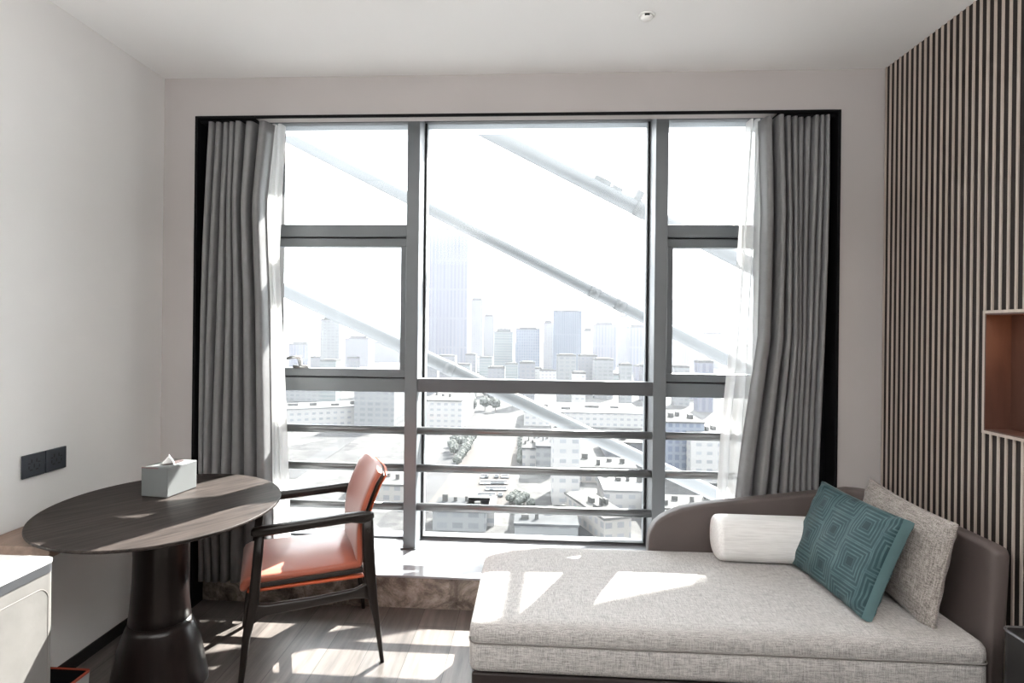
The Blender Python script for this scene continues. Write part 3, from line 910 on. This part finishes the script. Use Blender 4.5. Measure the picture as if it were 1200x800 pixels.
FM = {
    'pale': facade('pale_facade', (0.1030, 0.1030, 0.1094), (0.0756, 0.0778, 0.0871), 4, 3.5, .5),
    'stripe': facade('striped_pale_facade', (0.0936, 0.0936, 0.1094), (0.0670, 0.0691, 0.0871), 5, 40, .5),
    'blue': facade('blue_grey_glass_facade', (0.0979, 0.1073, 0.1274), (0.0583, 0.0670, 0.0893), 3, 3.6, .4),
    'green': facade('grey_green_facade', (0.1073, 0.1159, 0.1159), (0.0756, 0.0850, 0.0871), 30, 3.4, .5),
    'dark': facade('dark_glass_facade', (0.0850, 0.0936, 0.1116), (0.0511, 0.0583, 0.0734), 2.2, 30, .4),
    'white': facade('white_low_facade', (0.2009, 0.1966, 0.1922), (0.1296, 0.1318, 0.1382), 4.5, 3.6, .6),
    'grey': facade('grey_low_facade', (0.1159, 0.1181, 0.1202), (0.0850, 0.0871, 0.0914), 5, 3.5, .5),
    'brown': facade('tan_low_facade', (0.1606, 0.1519, 0.1426), (0.1073, 0.1073, 0.1116), 4, 3.5, .5),
}
RM = plain('pale_flat_roof', (0.0562, 0.0554, 0.0540), .9, spec=.1, noise=.3, nscale=.15)
RMD = plain('grey_flat_roof', (0.0374, 0.0389, 0.0410), .9, spec=.1, noise=.25, nscale=.15)
RMW = plain('white_metal_roof', (0.0936, 0.0936, 0.0936), .8, spec=.1, noise=.06, nscale=.1)


def tower(name, px0, px1, top, d, mat, label, depth=None, cap=None, rz=0, cat='tower', group=None):
    """high block: photo columns px0..px1, roof line at row top, standing d metres off"""
    c = at((px0 + px1) / 2, top, 1, d); w = (px1 - px0) / F * d; dp = depth or w
    h = c.z - GZ
    t = thing(name, label, cat, (c.x, d + dp / 2, GZ), rz, group)
    obj('tower_body', boxm(-w / 2, w / 2, -dp / 2, dp / 2, 0, h), mat, t)
    obj('roof_crown', boxm(-w * .36, w * .36, -dp * .36, dp * .36, h, h + (cap or 5)), RM, t)
    bm = bmesh.new()
    e = w * .03
    box(bm, -w / 2, w / 2, -dp / 2, -dp / 2 + e, h, h + 1.5); box(bm, -w / 2, w / 2, dp / 2 - e, dp / 2, h, h + 1.5)
    box(bm, -w / 2, -w / 2 + e, -dp / 2 + e, dp / 2 - e, h, h + 1.5); box(bm, w / 2 - e, w / 2, -dp / 2 + e, dp / 2 - e, h, h + 1.5)
    obj('parapet', bm, RM, t)
    return t


T = 'skyscraper'
tower(T, 503, 549, 270, 820, FM['stripe'], 'tallest hazy tower standing just right of the left mullion')
tower(T, 551, 566, 352, 1000, FM['pale'], 'slim pale tower right behind the tallest hazy tower')
tower(T, 566, 579, 371, 1050, FM['pale'], 'pale narrow tower left of the grey green block')
tower(T, 579, 601, 389, 800, FM['green'], 'grey green block of horizontal bands on the skyline')
tower(T, 604, 633, 386, 760, FM['blue'], 'blue grey block beside the grey green one on the skyline', cap=3)
tower(T, 637, 648, 379, 900, FM['pale'], 'thin pale tower beside the darkest glass tower')
tower(T, 649, 682, 365, 720, FM['dark'], 'darkest glass tower in the middle pane', cap=2)
tower(T, 684, 694, 388, 880, FM['white'], 'thin white tower right of the darkest glass tower')
tower(T, 696, 722, 381, 1000, FM['stripe'], 'wide pale striped tower right of centre on the skyline')
tower(T, 724, 738, 372, 1100, FM['pale'], 'tall pale tower near the right mullion')
tower(T, 739, 764, 384, 950, FM['stripe'], 'broad pale tower next to the right mullion')
tower(T, 375, 398, 375, 700, FM['grey'], 'grey tower seen through the left opening sash')
tower(T, 404, 432, 397, 1000, FM['pale'], 'pale low tower right of the grey one in the left sash')
tower(T, 434, 470, 402, 1150, FM['pale'], 'wide faint tower at the right side of the left sash')
tower(T, 338, 362, 404, 950, FM['stripe'], 'faint tower beside the sheer in the left sash')
tower(T, 795, 825, 352, 1250, FM['stripe'], 'faint tower seen through the right opening sash')
tower(T, 826, 850, 392, 1100, FM['pale'], 'low pale tower beside the right sheer')


def block(name, px, py, w, dp, h, mat, label, rz=0, roof=None, cat='building', group=None, plant=True):
    """low block: photo point of the middle of its near foot, sizes in metres"""
    c = at(px, py, 2, GZ)
    t = thing(name, label, cat, (c.x, c.y + dp / 2, GZ), rz, group)
    obj('building_body', boxm(-w / 2, w / 2, -dp / 2, dp / 2, 0, h), mat, t)
    obj('roof_slab', boxm(-w / 2 - .3, w / 2 + .3, -dp / 2 - .3, dp / 2 + .3, h, h + .7), roof or RM, t)
    if plant:
        rr = random.Random(px * 31 + py)
        for i in range(4):
            bm = bmesh.new()
            x = (-.40 + .22 * i) * w; y_ = rr.uniform(-.35, .3) * dp; s = rr.uniform(.05, .12)
            box(bm, x, x + s * w, y_, y_ + s * dp, h + .7, h + .7 + rr.uniform(1.2, 2.4))
            obj('roof_plant', bm, RM, t)
    return t


B = 'city_building'
block(B, 519, 503, 24, 80, 18, FM['white'], 'long white building left of the avenue in the middle pane')
block(B, 565, 436, 30, 30, 22, FM['white'], 'small white building below the tallest tower', roof=RMW)
block(B, 684, 500, 80, 55, 9, FM['white'], 'long white roofed hall right of the plaza', roof=RMW)
block(B, 663, 592, 10, 20, 26, FM['white'], 'white apartment block with two window columns above the lowest guard rail')
block(B, 640, 556, 9, 26, 12, FM['grey'], 'dark glazed strip building beside the white apartment block', roof=RMD)
block(B, 622, 549, 8, 42, 9, FM['white'], 'narrow white building along the right edge of the plaza')
block(B, 538, 622, 17, 14, 6, FM['grey'], 'dark low building with a window row under the lowest guard rail', roof=RMD)
block(B, 563, 616, 9, 11, 6, FM['white'], 'small block with a bright white roof under the lowest guard rail', roof=RMW, plant=False)
block(B, 640, 636, 19, 16, 5, FM['grey'], 'dark flat roofed block at the bottom of the middle pane', roof=RMD)
block(B, 704, 636, 9, 30, 7, FM['brown'], 'tan block right of the dark flat roofed block', rz=.35)
block(B, 738, 600, 18, 24, 7, FM['white'], 'pale low building beside the right mullion below the second rail', roof=RMW)
block(B, 712, 566, 24, 20, 6, FM['brown'], 'tan low building right of the white apartment block')
block(B, 740, 536, 26, 30, 7, FM['pale'], 'pale flat roofed building beside the right mullion above the second rail')
block(B, 438, 502, 26, 30, 26, FM['grey'], 'grey block in the lower left pane next to the mullion')
block(B, 372, 500, 60, 30, 12, FM['white'], 'long white slanting building in the lower left pane', rz=.5, roof=RMW)
block(B, 352, 470, 40, 30, 14, FM['grey'], 'grey cluster building at the far left under the sash', roof=RMD)
block(B, 440, 588, 22, 20, 6, FM['brown'], 'tan low building behind the armchair')
block(B, 800, 560, 18, 40, 24, FM['blue'], 'blue glass corner building in the lower right pane')
block(B, 832, 566, 16, 40, 20, FM['white'], 'white roofed building beside the right sheer', roof=RMW)
block(B, 812, 620, 26, 16, 6, FM['brown'], 'tan low building at the foot of the lower right pane')
# hazy blocks in front of the skyline
belt = random.Random(5)
for i in range(34):
    px = 340 + i * 15.2 + belt.uniform(-5, 5)
    d = belt.uniform(480, 760)
    top = belt.uniform(416, 446); w = belt.uniform(12, 22)
    tower('distant_block', px - w / 2, px + w / 2, top, d, FM[belt.choice(['pale', 'pale', 'white', 'green', 'grey', 'stripe'])], 'small hazy building in the crowded belt below the skyline', cap=2, cat='building', group='hazy buildings below the skyline')

# plaza, roads
pm = plain('pink_grey_paving', (0.0540, 0.0490, 0.0461), .9, spec=.1, noise=.12, nscale=.05)
pz = [at(x, y, 2, GZ + .3) for x, y in ((566, 508), (606, 508), (604, 592), (500, 592))]
bm = bmesh.new(); loft(bm, [[(p.x, p.y, GZ + z) for p in pz] for z in (.02, .35)]); struct(obj('pavement', bm, pm), 'pink grey paved plaza far below', 'plaza')
asph = plain('grey_asphalt', (0.0396, 0.0396, 0.0410), .9, spec=.1, noise=.15, nscale=.05)
def road(name, pts, w, lab):
    P = [at(x, y, 2, GZ + .1) for x, y in pts]; bm = bmesh.new(); rings = []
    for i, p in enumerate(P):
        d = (P[min(i + 1, len(P) - 1)] - P[max(0, i - 1)]).normalized(); nrm = Vector((-d.y, d.x, 0))
        rings.append([p - nrm * w / 2 - Vector((0, 0, .05)), p + nrm * w / 2 - Vector((0, 0, .05)), p + nrm * w / 2 + Vector((0, 0, .05)), p - nrm * w / 2 + Vector((0, 0, .05))])
    loft(bm, rings); return struct(obj(name, bm, asph), lab, 'road')
road('road', [(484, 600), (522, 545), (552, 500), (570, 470)], 11, 'avenue running away left of the plaza')
road('road', [(335, 560), (380, 532), (420, 506), (470, 484)], 9, 'road slanting through the lower left pane')
road('road', [(690, 640), (660, 520), (640, 470)], 8, 'road between the plaza and the white apartment block')

# trees: one built, the others copied part by part
leafm = plain('dull_tree_leaves', (0.0562, 0.0600, 0.0540), .9, noise=.4, nscale=.6)
trunkm = plain('grey_trunk', (.08, .07, .06), .9)
def make_tree(seed, label, group):
    rr = random.Random(seed)
    t = thing('city_tree', label, 'tree', (0, 0, GZ), 0, group)
    bm = bmesh.new(); bmesh.ops.create_icosphere(bm, subdivisions=3, radius=2.6)
    for v in bm.verts:
        k = 1 + .22 * math.sin(v.co.x * 2.3 + rr.random() * .4) * math.sin(v.co.y * 2.1) + rr.uniform(-.10, .10)
        v.co = Vector((v.co.x * k, v.co.y * k, v.co.z * k * .9 + 4.6))
    obj('crown', bm, leafm, t)
    bm = bmesh.new(); tube(bm, [(0, 0, 0), (0, .05, 2.6)], .22, 8); obj('trunk', bm, trunkm, t)
    return t
def copy_tree(o, loc, rz, sc, label, group):
    c = o.copy(); COL.objects.link(c); c.location = loc; c.rotation_euler = (0, 0, rz); c.scale = (sc, sc, sc); c['label'] = label; c['group'] = group
    for chd in o.children:
        d = chd.copy(); COL.objects.link(d); d.parent = c
    return c
tree0 = None
rr = random.Random(11)
def plant(px, py, sc, label, group):
    global tree0
    p = at(px, py, 2, GZ)
    if tree0 is None:
        tree0 = make_tree(2, label, group); tree0.location = p; tree0.scale = (sc, sc, sc); return
    copy_tree(tree0, p, rr.uniform(0, 6), sc, label, group)
for i in range(12):
    t = i / 11; plant(558 - 22 * t, 512 + 35 * t, .75, 'tree in the row along the left side of the plaza', 'trees left of the plaza')
for i in range(10):
    t = i / 9; plant(611.5 - 1.5 * t, 512 + 35 * t, .7, 'tree in the row along the right side of the plaza', 'trees right of the plaza')
for i in range(9): plant(rr.uniform(598, 622), rr.uniform(586, 598), .62, 'tree in the clump left of the white apartment block', 'trees by the apartment block')
for i in range(14): plant(rr.uniform(545, 582), rr.uniform(464, 486), 1.6, 'tree in the dark clump at the head of the avenue', 'trees at the head of the avenue')
for i in range(9): plant(rr.uniform(528, 548), rr.uniform(518, 536), .9, 'tree in the clump beside the avenue', 'trees beside the avenue')

# parked cars on the plaza
carm = [plain('white_car_paint', (.4, .4, .4), .3), plain('dark_car_paint', (.08, .085, .09), .3), plain('silver_car_paint', (.3, .31, .32), .3)]
def make_car(mt, loc, rz):
    t = thing('parked_car', 'small car parked in rows on the plaza far below', 'car', loc, rz, 'cars parked on the plaza')
    bm = bmesh.new()
    side = [(-2.2, .35), (-2.2, .85), (-1.9, 1.0), (-1.2, 1.05), (1.0, 1.0), (2.0, .85), (2.2, .6), (2.2, .35)]
    loft(bm, [[(x, y_, z) for x, z in side] for y_ in (-.85, .85)]); obj('car_body', bm, mt, t)
    bm = bmesh.new(); top = [(-1.9, 1.0), (-1.4, 1.45), (.2, 1.45), (1.0, 1.0)]
    loft(bm, [[(x, y_, z) for x, z in top] for y_ in (-.72, .72)]); obj('cabin', bm, M['dark_cab'], t)
    for sx in (-1.4, 1.4):
        for sy in (-.8, .8):
            bm = bmesh.new(); tube(bm, [(sx, sy - .12, .32), (sx, sy + .12, .32)], .32, 10); obj('wheel', bm, M['rubber'], t)
    return t
protos = [make_car(mt, at(566 + 6 * i, 566, 2, GZ + .36), PI / 2) for i, mt in enumerate(carm)]
rr = random.Random(3)
for r_ in range(5):
    for q in range(8):
        if rr.random() < .2: continue
        p = at(566 + q * 4 - r_ * 1.2, 559 + r_ * 7.2, 2, GZ + .36); copy_tree(rr.choice(protos), p, PI / 2 + rr.uniform(-.05, .05), 1, 'small car parked in rows on the plaza far below', 'cars parked on the plaza')

# distant haze over the city
hm, nt, out = new_mat('city_haze')
vs = N(nt, 'ShaderNodeVolumeScatter'); vs.inputs['Density'].default_value = .00010; vs.inputs['Color'].default_value = (.80, .83, .90, 1); vs.inputs['Anisotropy'].default_value = .3
nt.links.new(vs.outputs[0], out.inputs['Volume'])
hz = obj('haze', boxm(-1400, 1400, 130, 1600, GZ + .5, 230), hm); hz['kind'] = 'stuff'; tag(hz, 'white haze over the distant city', 'haze')

# ------------------------------------------------------------------ light
world = bpy.data.worlds.new('world'); scn.world = world; world.use_nodes = True
wn = world.node_tree; wn.nodes.clear()
wo = wn.nodes.new('ShaderNodeOutputWorld'); bg = wn.nodes.new('ShaderNodeBackground')
bg.inputs[0].default_value = (.93, .96, 1.0, 1); bg.inputs[1].default_value = 2.5
wn.links.new(bg.outputs[0], wo.inputs[0])
sd = bpy.data.lights.new('sun', 'SUN'); sd.energy = 13; sd.angle = math.radians(.4); sd.color = (1, .96, .91)
so = bpy.data.objects.new('sun', sd); COL.objects.link(so)
sdir = Vector((math.sin(AZ), math.cos(AZ), 1 / CT))
so.rotation_euler = sdir.to_track_quat('Z', 'Y').to_euler(); so.location = (5, 10, 10)

# added fill lights aimed at the ceiling, unseen behind the viewpoint, and the niche lamp
for x, y_ in ((-1.2, -.25), (1.0, -.25)):
    ad = bpy.data.lights.new('fill_light', 'AREA'); ad.shape = 'DISK'; ad.size = .4; ad.energy = 32; ad.color = (1, .98, .96)
    ao = bpy.data.objects.new('fill_light', ad); COL.objects.link(ao); ao.location = (x, y_, 2.05); ao.rotation_euler = (PI, 0, 0)
nd = bpy.data.lights.new('niche_lamp', 'POINT'); nd.energy = .32; nd.color = (1, .55, .28); nd.shadow_soft_size = .02
no = bpy.data.objects.new('niche_lamp', nd); COL.objects.link(no); no.location = (XR + .045, 2.19, 1.475)

# ------------------------------------------------------------------ view
scn.view_settings.view_transform = 'Standard'; scn.view_settings.look = 'None'
scn.view_settings.gamma = 1; scn.view_settings.use_curve_mapping = False; scn.view_settings.exposure = 1.7
scn.cycles.use_denoising = True
scn.cycles.max_bounces = 10; scn.cycles.diffuse_bounces = 5; scn.cycles.transparent_max_bounces = 16; scn.cycles.volume_bounces = 1
scn.cycles.sample_clamp_indirect = 6
